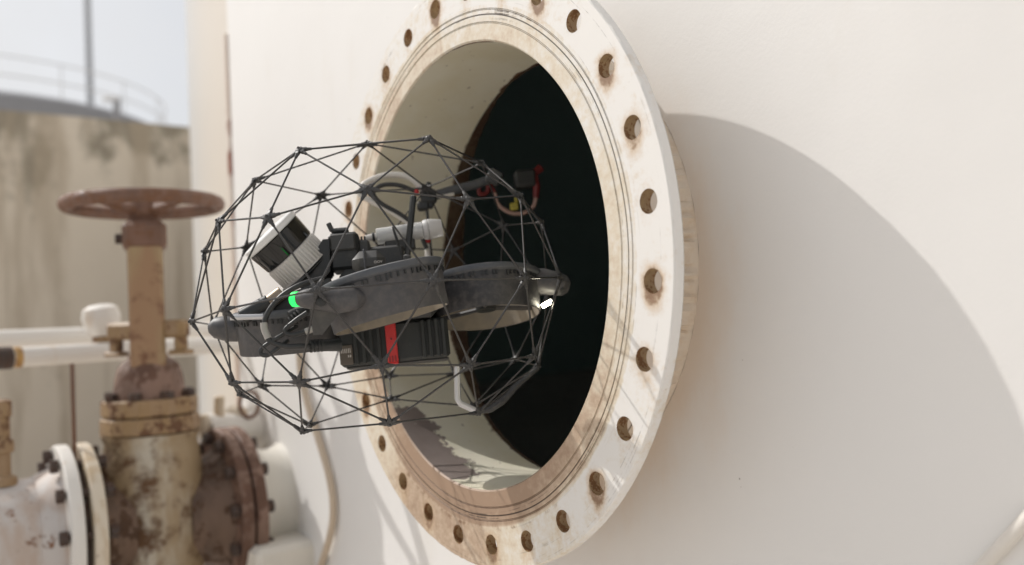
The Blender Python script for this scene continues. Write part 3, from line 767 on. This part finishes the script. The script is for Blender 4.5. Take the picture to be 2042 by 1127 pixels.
# ------------------------------------------------------------------ the caged inspection drone
NODES = {('p', 0): (-0.0011, 0, 0.2158), ('t1', 30): (0.0758, -0.1318, 0.1805), ('t1', 90): (0.1489, 0, 0.1774), ('t1', 150): (0.0761, 0.1318, 0.1782), ('t1', -150): (-0.0774, 0.1318, 0.18), ('t1', -90): (-0.1496, 0, 0.1775), ('t1', -30): (-0.0764, -0.1318, 0.1782), ('t2a', 0): (-0.0001, -0.2089, 0.1084), ('t2a', 60): (0.1811, -0.1044, 0.1082), ('t2a', 120): (0.1809, 0.1044, 0.108), ('t2a', 180): (0, 0.2089, 0.108), ('t2a', -120): (-0.1839, 0.1044, 0.1084), ('t2a', -60): (-0.179, -0.1044, 0.1072), ('t2b', 30): (0.1102, -0.1906, 0.0913), ('t2b', 90): (0.2201, -0, 0.0904), ('t2b', 150): (0.11, 0.1906, 0.0904), ('t2b', -150): (-0.11, 0.1906, 0.0904), ('t2b', -90): (-0.2197, 0, 0.0897), ('t2b', -30): (-0.1102, -0.1906, 0.0901), ('e', -165): (-0.0611, 0.228, 0), ('e', -135): (-0.1669, 0.1669, 0), ('e', -105): (-0.228, 0.0611, 0), ('e', -75): (-0.2274, -0.0611, -0.0039), ('e', -45): (-0.1675, -0.1669, -0.0039), ('e', -15): (-0.0606, -0.228, 0.0013), ('e', 15): (0.0613, -0.228, 0.0001), ('e', 45): (0.1681, -0.1669, -0.0004), ('e', 75): (0.2269, -0.0611, 0.008), ('e', 105): (0.228, 0.0611, 0), ('e', 135): (0.1669, 0.1669, 0), ('e', 165): (0.0611, 0.228, 0), ('b2a', 30): (0.0957, -0.1649, -0.0922), ('b2a', 90): (0.1946, 0, -0.0997), ('b2a', 150): (0.0923, 0.1649, -0.0966), ('b2a', -150): (-0.0938, 0.1649, -0.0956), ('b2a', -90): (-0.1885, 0, -0.0954), ('b2a', -30): (-0.0943, -0.1649, -0.0915), ('b2b', 0): (-0.0016, -0.2052, -0.0837), ('b2b', 60): (0.1776, -0.1026, -0.0882), ('b2b', 120): (0.1777, 0.1026, -0.0858), ('b2b', 180): (-0.0042, 0.2052, -0.0899), ('b2b', -120): (-0.1775, 0.1026, -0.0862), ('b2b', -60): (-0.1779, -0.1026, -0.083), ('b1', 0): (-0.0009, -0.1253, -0.1483), ('b1', 60): (0.1061, -0.0627, -0.1496), ('b1', 120): (0.1085, 0.0627, -0.1445), ('b1', 180): (-0.003, 0.1253, -0.1237), ('b1', -120): (-0.1124, 0.0627, -0.1461), ('b1', -60): (-0.1071, -0.0627, -0.1488), }
DR = [[0.477643, -0.874406, -0.085275], [0.877136, 0.480133, -0.01024], [0.049898, -0.069907, 0.996305]]
DP = [0.02393, -0.13967, -0.05038]

KD = 1.06                                    # cage about 0.5 m across
dm = np.array(DR) * KD
DP = [CAM[i] + (DP[i] - CAM[i]) * KD for i in range(3)]
drone = D.objects.new('caged_drone', None); drone.empty_display_size = .05; col.objects.link(drone)
drone['_local'] = 1
drone.matrix_world = Matrix([list(dm[0]) + [DP[0]], list(dm[1]) + [DP[1]], list(dm[2]) + [DP[2]], [0, 0, 0, 1]])
tag(drone, 'dark grey inspection drone in a round geodesic cage hovering half inside the manhole', 'drone')
def wrap(a):
    a = (a + 180) % 360 - 180
    return 180 if a == -180 else int(a)
EDGES = set()
def edge(a, b):
    if a in NODES and b in NODES: EDGES.add(tuple(sorted((a, b), key=str)))
def ring2(th, low=False):
    if not low: return ('t2a', th) if th % 60 == 0 else ('t2b', th)
    return ('b2b', th) if th % 60 == 0 else ('b2a', th)
for (rg, th) in list(NODES):
    if rg == 't1':
        edge((rg, th), ('p', 0)); edge((rg, th), ('t1', wrap(th + 60)))
        for s_ in (-30, 0, 30): edge((rg, th), ring2(wrap(th + s_)))
    if rg in ('t2a', 't2b'):
        edge((rg, th), ring2(wrap(th + 30)))
        for s_ in (-15, 15): edge((rg, th), ('e', wrap(th + s_)))
    if rg == 'e': edge((rg, th), ('e', wrap(th + 30)))
    if rg in ('b2a', 'b2b'):
        edge((rg, th), ring2(wrap(th + 30), True))
        for s_ in (-15, 15): edge((rg, th), ('e', wrap(th + s_)))
    if rg == 'b1':
        edge((rg, th), ('b1', wrap(th + 60)))
        for s_ in (-30, 0, 30): edge((rg, th), ring2(wrap(th + s_), True))
g = G(); g.lathe([(.00114, 0), (.00114, 1)], 8); rod_me = make_mesh('cage_rod', g.v, g.f, M_ROD); fix_normals(rod_me)
nbr = {}
for a, b in sorted(EDGES, key=str):
    p, q = Vector(NODES[a]), Vector(NODES[b]); nbr.setdefault(a, []).append(q - p); nbr.setdefault(b, []).append(p - q)
    o = D.objects.new('cage_rod', rod_me); col.objects.link(o); o.parent = drone
    dv = q - p; L = dv.length
    o.matrix_local = Matrix.Translation(p) @ dv.to_track_quat('Z', 'Y').to_matrix().to_4x4() @ Matrix.Diagonal((1, 1, L, 1))
cen = Vector((0, 0, .01))
for k, dirs in nbr.items():
    p = Vector(NODES[k]); out = (p - cen).normalized(); g = G()
    hubM = Matrix.Translation(p) @ out.to_track_quat('Z', 'Y').to_matrix().to_4x4()
    g.lathe([(.0020, -.0040), (.0045, -.0027), (.0050, .0005), (.0039, .0023), (.0020, .0027)], 10, hubM)
    for dv in dirs:
        u = dv.normalized(); sd = u.cross(out).normalized()
        # flattened socket that grips the rod
        a_, b_ = p + u * .0025, p + u * .0155
        Mx = Matrix([list(x) for x in zip(u, sd, u.cross(sd))]).to_4x4(); Mx.translation = p
        g.box((.002, -.0026, -.0023), (.0090, .0026, .0019), .0008, Mx)
        g.cyl(p + u * .0085, p + u * .0140, .0022, .0017, n=8)
    g.ball(p + out * .0028, .0019, nu=6, nv=4)
    obj('cage_joint', g, M_JOINT, drone)

# ducts: front, right, left, back, each canted, with propeller and motor inside
def duct(cx, cy, cz, rx, ry, r, lip_mat=M_LIPD, wall=M_DUCT):
    T = Matrix.Translation((cx, cy, cz)) @ Matrix.Rotation(ry, 4, 'Y') @ Matrix.Rotation(rx, 4, 'X')
    g = G()
    g.lathe([(r, -.031), (r + .0012, -.0315), (r + .0022, -.030), (r + .0030, -.012), (r + .0050, .004), (r + .0062, .0125)], 72, T); g.f = g.f[:-2]
    du = obj('duct', g, wall, drone)
    g = G(); g.lathe([(r + .0062, .0126), (r + .0092, .0150), (r + .0100, .0185), (r + .0085, .0220), (r + .0045, .0235), (r + .001, .0215), (r - .0005, .017)], 72, T); g.f = g.f[:-2]
    obj('duct_lip', g, lip_mat, du)
    g = G(); g.lathe([(r - .0005, .017), (r - .001, .0), (r, -.031)], 72, T); g.f = g.f[:-2]
    obj('inner_wall', g, M_DUCTIN, du)
    g = G()                                              # row of small ribs under the lip
    for k in range(64):
        a = 2 * PI * k / 64 + .02 * rng.standard_normal(); Mk = T @ Matrix.Rotation(a, 4, 'Z')
        g.box((r + .0048, -.0011, .0070 + .0006 * rng.standard_normal()), (r + .0078, .0011, .0122), 0, Mk)
    rb = obj('lip_ribs', g, M_BLACK, du, smooth=False); rb['kind'] = 'stuff'
    g = G(); g.lathe([(.004, -.022), (.013, -.021), (.014, -.004), (.012, .004), (.004, .006)], 24, T); obj('motor', g, M_BLACK, du)
    for k in range(3):
        a = 2 * PI * k / 3 + .4; c, s_ = math.cos(a), math.sin(a)
        g = G(); g.tube([T @ Vector((c * q_, s_ * q_, -.017)) for q_ in (.010, r - .0005)], .0032, 8); obj('motor_arm', g, M_DUCT, du)
    for k in range(3):
        g = G(); n_ = 8; v = []; a0_ = 2 * PI * k / 3
        for i in range(n_ + 1):
            t = i / n_; q_ = .010 + (r - .016) * t; ch = .0075 * (1 - .45 * t); tw = .50 - .28 * t
            for sg in (-1, 1):
                for up in (-1, 1):
                    x, y, z = q_, sg * ch * math.cos(tw), sg * ch * math.sin(tw) + up * .0006 + .009
                    v.append(T @ (Matrix.Rotation(a0_, 4, 'Z') @ Vector((x, y, z))))
        f = []
        for i in range(n_):
            for a_, b_ in ((0, 1), (1, 3), (3, 2), (2, 0)): f.append((i * 4 + a_, i * 4 + b_, i * 4 + 4 + b_, i * 4 + 4 + a_))
        f += [(0, 1, 3, 2), (n_ * 4, n_ * 4 + 2, n_ * 4 + 3, n_ * 4 + 1)]
        g.add(v, f); obj('propeller_blade', g, M_BLACK, du)
    return du, T
rd = math.radians
du_f, T_f = duct(.0075, -.140, .0, 0, rd(-10), .0655)
du_r, T_r = duct(.1335, .0, .0, rd(-9), 0, .0690, wall=M_DUCT_SHADED)
du_l, T_l = duct(-.1180, .0, -.0160, rd(7), 0, .0640)
du_b, T_b = duct(.0, .140, .0, 0, rd(10), .0655)

# central body
g = G(); g.box((-.066, -.070, -.026), (.070, .070, .030), .010)
ch_ = obj('fuselage', g, M_BLACK, drone)
g = G(); g.box((-.050, -.040, .028), (.048, .048, .046), .008); obj('top_cover', g, M_GREY, ch_)
g = G(); g.box((-.050, .056, -.01), (.050, .09, .012), .006); obj('rear_spar', g, M_BLACK, ch_)
# nose carrying the scanner and its cradle
g = G()
g.add([(-.178, -.052, -.004), (-.178, .030, -.004), (-.06, .040, -.020), (-.06, -.062, -.020), (-.172, -.050, .003), (-.172, .028, .003), (-.06, .040, .034), (-.06, -.060, .034)],
      [(0, 1, 2, 3), (4, 7, 6, 5), (0, 4, 5, 1), (3, 2, 6, 7), (0, 3, 7, 4), (1, 5, 6, 2)])
obj('nose', g, M_BLACK, drone, smooth=False)
# battery
g = G(); g.box((-.057, -.045, -.0770), (.0800, .045, -.0262), .004); bat = obj('battery', g, M_BAT, drone)
for x in (-.036, -.0265, -.017, -.0075, .048, .0565, .065, .0735):
    g = G(); g.box((x - .0027, -.0492, -.0755), (x + .0027, -.0450, -.0275), .0012); obj('battery_rib', g, M_BAT, bat)
g = G(); g.box((.0015, -.0505, -.0778), (.0148, -.0451, -.0262), .0012); g.box((.0015, -.0505, -.0795), (.0148, .020, -.0772), .0008); obj('release_strap', g, M_RED, bat)
for k in range(3):
    g = G(); g.box((.0035 + k * .0036, -.0511, -.0765), (.0052 + k * .0036, -.0504, -.0690), 0); obj('strap_groove', g, simple('dark_red', (.25, .02, .02)), bat)
g = G(); g.cyl((.0082, -.0503, -.048), (.0082, -.0512, -.048), .0011, n=10); obj('strap_hole', g, M_BLACK, bat)
g = G(); g.box((-.0560, -.0478, -.0745), (-.0405, -.0451, -.0500), .0008); lb = obj('battery_label', g, M_LABEL, bat)
g = G()
for k in range(6): g.box((-.0548 + k * .0022, -.0482, -.0600), (-.0536 + k * .0022 - .0003 * (k % 2), -.0477, -.0545), 0)
for k in range(2): g.box((-.0465 + k * .0024, -.0482, -.0655), (-.0450 + k * .0024, -.0477, -.0625), 0)
pr_ = obj('label_print', g, M_INK, bat, smooth=False)
g = G(); g.box((-.050, -.040, -.0800), (.078, .040, -.0773), .001); obj('battery_base', g, M_GREY, bat)

# spinning laser scanner leaning forward
ax = Vector((-.62, -.26, .735)).normalized(); c0 = Vector((-.1335, -.030, .1035))
def lid(r0, s0, r1, s1, name, mat, parent, n=64, bev=.0012):
    g = G(); M = axis_m(c0 - ax * s0, -ax); Ls = s1 - s0
    g.lathe([(r0 - bev, 0), (r0, bev), (r1, Ls - bev), (r1 - bev, Ls)], n, M); return obj(name, g, mat, parent)
ld = lid(.0405, .0, .0405, .0088, 'scanner_cap', M_LWHITE, drone)
lid(.0392, .0090, .0372, .0375, 'scanner_window', M_GLASS, ld)
lid(.0372, .0377, .0360, .0660, 'scanner_base', M_LBASE, ld)
bm_ = axis_m(c0 - ax * .0377, -ax)
fin = G(); fin.box((.0345, -.0017, .002), (.0380, .0017, .0270), .0008); fme = make_mesh('cooling_fin', fin.v, fin.f, M_LBASE); fix_normals(fme)
for k in range(44):
    o = D.objects.new('cooling_fin', fme); col.objects.link(o); o.parent = ld; o.matrix_local = bm_ @ Matrix.Rotation(2 * PI * k / 44, 4, 'Z')
g = G(); g.lathe([(.0365, 0), (.0380, .0008), (.0380, .0026), (.0365, .003)], 64, axis_m(c0 - ax * .0635, -ax)); obj('base_ring', g, M_LBASE, ld)
# cradle: plate, side arms and gusset behind the scanner
g = G(); g.box((-.034, -.034, .0665), (.034, .034, .0715), .002, axis_m(c0, -ax)); cr = obj('scanner_plate', g, M_BLACK, drone)
for sg in (-1, 1):
    g = G(); y = sg * .026 - .010
    pts = [(-.098, .040), (-.066, .086), (-.058, .086), (-.060, .046), (-.074, .030), (-.098, .026)]
    v = [(x, y - .003, z) for x, z in pts] + [(x, y + .003, z) for x, z in pts]; n_ = len(pts)
    g.add(v, [tuple(range(n_))[::-1], tuple(range(n_, 2 * n_))] + [(i, (i + 1) % n_, n_ + (i + 1) % n_, n_ + i) for i in range(n_)])
    obj('cradle_arm', g, M_BLACK, cr, smooth=False)
# bronze connector barrel and black sleeve under the scanner
g = G(); g.cyl((-.118, -.060, .0215), (-.137, -.062, .0085), .0085, n=20, bev=.001); br = obj('connector_barrel', g, M_BRASS, drone)
g = G(); g.cyl((-.134, -.062, .011), (-.168, -.064, -.005), .0098, n=20, bev=.0015); obj('connector_sleeve', g, M_BLACK, br)

# camera module, cover boxes, rounded puck, antennas
g = G(); g.box((-.060, -.034, .046), (-.022, .018, .094), .004); cmo = obj('camera_module', g, M_BLACK, drone)
g = G(); g.box((-.0575, -.0385, .070), (-.026, -.034, .092), .002); obj('front_plate', g, M_GREY, cmo)
g = G(); g.box((-.056, -.030, .094), (-.034, .010, .101), .0025); obj('top_block', g, M_BLACK, cmo)
g = G(); g.cyl((-.0545, -.025, .098), (-.0585, -.025, .1085), .0032, n=12, bev=.0006); obj('peg', g, M_GREY, cmo)
g = G(); g.box((-.024, -.024, .052), (-.009, .016, .084), .003); obj('side_block', g, M_GREY, cmo)
for k in range(3):
    g = G(); g.cyl((-.0225 + .004 * k, -.020, .083), (-.0225 + .004 * k, -.020, .0885), .0014, n=8); obj('pin', g, M_GREY, cmo)
g = G(); g.box((-.012, -.006, .044), (.034, .036, .0765), .003); obj('processor_box', g, M_GREY, drone)
g = G(); g.box((-.030, -.092, .030), (.0105, -.058, .0600), .010); pk = obj('rounded_module', g, M_GREY, drone)
g = G(); g.box((-.0155, -.0935, .0315), (-.0130, -.0568, .0612), .001); obj('seam', g, M_LIPD, pk)
tx = D.curves.new('mark', 'FONT'); tx.body = 'oov'; tx.size = .0068; tx.extrude = .0002
txo = D.objects.new('mark_tmp', tx); col.objects.link(txo)
dg = bpy.context.evaluated_depsgraph_get(); tme = D.meshes.new_from_object(txo.evaluated_get(dg)); D.objects.remove(txo)
tme.materials.clear(); tme.materials.append(M_INK)
to = D.objects.new('printed_mark', tme); col.objects.link(to); to.parent = pk
to.matrix_local = Matrix.Translation((-.0035, -.0923, .0425)) @ Matrix.Rotation(PI / 2, 4, 'X')
g = G()
Ma = axis_m((.0355, -.030, .046), Vector((.0515, -.02, .134)) - Vector((.0355, -.02, .052)))
g.box((-.0044, -.0040, 0), (.0044, .0040, .0905), .0022, Ma); an_ = obj('antenna_blade', g, M_BLACK, drone)
g = G(); g.box((-.008, -.005, -.004), (.008, .005, .012), .002, Ma); obj('antenna_foot', g, M_GREY, an_)
g = G(); g.tube([(.030, -.004, .062), (.0265, -.004, .082), (.0225, -.004, .1005)], [.0024, .0020, .0016], 8); obj('small_antenna', g, M_BLACK, drone)

# syringe of couplant lying across the top
sa, sb = Vector((-.002, .022, .0935)), Vector((.0885, .022, .0985)); sd = (sb - sa).normalized()
def syl(r0, s0, r1, s1, name, mat, parent, bev=.0008):
    g = G(); g.lathe([(r0 - bev, 0), (r0, bev), (r1, s1 - s0 - bev), (r1 - bev, s1 - s0)], 28, axis_m(sa + sd * s0, sd)); return obj(name, g, mat, parent)
sy = syl(.0110, .002, .0118, .064, 'syringe_barrel', M_CLEAR, drone)
syl(.0098, .036, .0098, .047, 'plunger', M_GREY, sy); syl(.0085, .047, .0085, .064, 'plunger_stem', M_FROST, sy)
syl(.0096, .004, .0100, .030, 'couplant', M_CLEAR, sy)
syl(.0132, .0645, .0142, .071, 'syringe_collar', M_FROST, sy); syl(.0142, .0715, .0115, .090, 'syringe_cap', M_FROST, sy)
syl(.0040, -.014, .0052, .002, 'nozzle', M_HOSE, sy); syl(.0065, -.004, .0065, -.0005, 'clamp_ring', M_BLACK, sy)
g = G(); g.box((.010, .014, .072), (.050, .034, .0865), .002); obj('syringe_cradle', g, M_GREY, drone)

# ultrasonic arm reaching into the tank, with hoses
g = G(); g.tube([(.072, .150, .166), (.110, .158, .176), (.150, .166, .184), (.190, .172, .196)], .0072, 12); bo = obj('probe_arm', g, M_LIPD, drone)
g = G(); g.box((.066, .140, .158), (.090, .160, .178), .003); g.box((.076, .144, .150), (.084, .156, .190), .002); g.box((.060, .142, .148), (.078, .158, .162), .003)
obj('arm_clamp', g, M_BLACK, bo)
g = G(); g.box((.058, .139, .1715), (.0645, .150, .1795), .0015); obj('red_clip', g, M_RED, bo)
g = G(); g.box((.154, -.005, .146), (.175, .005, .166), .003, Matrix.Translation((.165, 0, .159)) @ Matrix.Rotation(.6, 4, 'Y') @ Matrix.Translation((-.165, 0, -.159))); obj('arm_mount', g, M_BLACK, drone)
g = G(); g.cyl((.074, .150, .160), (.074, .150, .075), .0021, n=10); obj('support_rod', g, M_ROD, drone)
g = G(); g.cyl((.069, .150, .098), (.069, .150, .066), .0042, n=12); sb_ = obj('hose_end', g, M_HOSE, drone)
g = G(); g.cyl((.069, .150, .108), (.069, .150, .099), .0062, n=12, bev=.001); obj('red_fitting', g, M_RED, sb_)
g = G(); g.tube(spline([(.074, .150, .176), (.052, .150, .200), (.020, .150, .206), (-.012, .150, .197), (-.022, .150, .182), (-.008, .150, .170), (.022, .146, .150), (.048, .146, .128), (.064, .148, .105)]), .0046, 10)
g.tube(spline([(.074, .150, .176), (.086, .150, .170), (.100, .154, .170), (.116, .158, .172)]), .0045, 10)
obj('white_hose', g, M_HOSE, drone)
g = G(); g.tube(spline([(.062, .146, .176), (.036, .144, .188), (.012, .144, .190), (-.002, .144, .180), (.006, .142, .164), (.034, .142, .144), (.056, .142, .122), (.068, .144, .09)]), .0034, 10)
obj('black_hose', g, M_CORD, drone)
g = G(); g.box((.218, .205, .184), (.252, .232, .212), .004); pb_ = obj('probe_head', g, M_BLACK, drone)
g = G(); g.tube(spline([(.146, .200, .188), (.160, .206, .194), (.160, .206, .178), (.172, .208, .180), (.176, .208, .192), (.184, .208, .178)], 5), .0036, 8); obj('red_bracket', g, M_RED_SHADED, pb_)
g = G(); g.tube([(.238, .214, .207), (.252, .216, .207), (.262, .218, .214)], [.005, .006, .007], 8); g.tube([(.250, .214, .203), (.252, .214, .184), (.249, .214, .166)], [.006, .006, .0045], 8); obj('red_tip', g, M_RED_SHADED, pb_)
g = G(); g.tube(spline([(.184, .208, .178), (.188, .210, .160), (.204, .212, .146), (.226, .213, .143), (.243, .214, .152), (.249, .214, .166)]), .0032, 8); obj('probe_cable', g, M_PINK, pb_)
g = G(); g.box((.206, .204, .148), (.219, .216, .160), .002); g.box((.214, .206, .158), (.220, .214, .169), .002); obj('yellow_clip', g, M_YEL, pb_)

# pods and lights at the cage's equator
g = G(); g.tube([(-.084, -.196, -.003), (-.076, -.200, -.004), (-.060, -.206, -.006), (-.040, -.208, -.010), (-.024, -.206, -.010), (-.014, -.200, -.009)], [.0075, .0105, .0130, .0140, .0125, .006], 20)
pf = obj('light_pod', g, M_DUCT, drone)
g = G(); g.cyl((-.0905, -.192, -.0028), (-.0825, -.197, -.0034), .0082, n=20, bev=.0015); gl_ = obj('green_light', g, M_GREEN, pf)
g = G(); g.lathe([(.004, 0), (.0060, .0008), (.0060, .0022), (.004, .003)], 20, axis_m((-.058, -.2185, -.010), (0, -1, -.1))); obj('lamp_ring', g, M_BLACK, pf)
g = G(); g.add([(-.072, -.206, -.014), (-.060, -.208, -.016), (-.034, -.2045, -.016), (-.062, -.196, -.044), (-.0725, -.188, -.043), (-.066, -.172, -.02)], [(0, 1, 3, 4), (1, 2, 3), (0, 4, 5), (0, 5, 2, 1), (4, 3, 5), (3, 2, 5)])
obj('strut_plate', g, M_GREY, pf, smooth=False)
g = G(); g.tube([(.196, -.012, .012), (.210, -.014, .010), (.226, -.018, .005), (.238, -.022, .000), (.243, -.022, -.002)], [.016, .017, .016, .0135, .008], 20); pr2 = obj('light_pod', g, M_DUCT, drone)
g = G(); g.tube([(.2045, -.026, -.0240), (.2175, -.029, -.0185)], .0030, 10); obj('white_light', g, M_LED, pr2)
for z_ in (.008, -.006):
    g = G(); g.cyl((.232, -.030, z_), (.2335, -.0375, z_), .0024, n=10); obj('screw', g, M_BLACK, pr2)
g = G(); g.tube([(-.150, -.008, -.016), (-.172, -.008, -.014), (-.196, -.008, -.012), (-.212, -.008, -.010), (-.219, -.008, -.010)], [.017, .0175, .017, .013, .006], 20); pl = obj('light_pod', g, M_DUCT, drone)
g = G(); g.tube([(-.178, -.080, -.0055), (-.140, -.080, -.0080)], .0035, 10); obj('light_bar', g, M_ALU, pl)
g = G(); g.tube([(-.101, -.086, -.0018), (-.074, -.086, .0012)], .0038, 8); obj('pale_clip', g, M_ALU, drone)
# cords looping below the nose
def cord(pts, r, name='cord', mat=M_CORD):
    g = G(); g.tube(spline(pts), r, 10); return obj(name, g, mat, drone)
y0 = -.100
c1 = cord([(-.066, -.09, .030), (-.090, y0, .024), (-.113, y0, .013), (-.130, y0, -.004), (-.1365, y0, -.021), (-.132, y0, -.038), (-.115, y0, -.047), (-.096, y0, -.0490), (-.078, -.09, -.0500)], .0034)
g = G(); g.tube(spline([(-.1368, y0, -.017), (-.1365, y0, -.025), (-.133, y0, -.036)]), .0042, 10); obj('cable_sleeve', g, M_TAPE, c1)
g = G(); g.tube([(-.086, -.094, -.0495), (-.052, -.082, -.0505)], [.0062, .0082], 16); obj('cord_plug', g, M_BLACK, c1)
for k in range(4):
    g = G(); g.cyl((-.0865 + k * .004, -.0942 + k * .0013, -.0496), (-.0845 + k * .004, -.0935 + k * .0013, -.0496), .0078, n=14); obj('strain_ring', g, M_BLACK, c1)
c2 = cord([(-.086, y0, -.010), (-.100, y0, -.018), (-.113, y0, -.028), (-.108, y0, -.034), (-.094, y0, -.033), (-.070, -.10, -.026), (-.050, -.09, -.022)], .0030, mat=M_CORD)
g = G(); g.tube([(-.090, y0, -.0325), (-.066, y0, -.0255)], .0040, 10); obj('cable_sleeve', g, M_TAPE, c2)
c3 = cord([(-.100, -.09, -.024), (-.122, y0, -.036), (-.140, y0, -.046), (-.143, y0, -.053), (-.135, y0, -.0555), (-.124, y0, -.049), (-.112, -.09, -.040)], .0026)
g = G(); g.tube([(-.108, -.086, -.012), (-.086, -.080, -.002), (-.070, -.076, .004)], .0075, 12); obj('cord_plug', g, M_BLACK, c2)
for k in range(4):
    g = G(); g.torus(.0062, .0012, axis_m((-.106 + .0035 * k, -.091, -.0185 + .0025 * k), (1, .1, .6)), 16, 6); obj('strain_ring', g, M_CORD, c2)
# landing skids
g = G(); g.tube([(.087, -.03, -.090), (.084, -.03, -.131), (.087, -.03, -.137), (.106, -.03, -.1485)], .0042, 8); obj('skid', g, M_ALU, drone)
g = G(); g.tube([(.106, -.03, -.1490), (.124, -.03, -.1480), (.140, -.03, -.139), (.160, -.03, -.122), (.191, -.02, -.103)], [.004, .0045, .0055, .0045, .003], 8); obj('skid', g, M_JOINT, drone)
if '_local' in drone: del drone['_local']
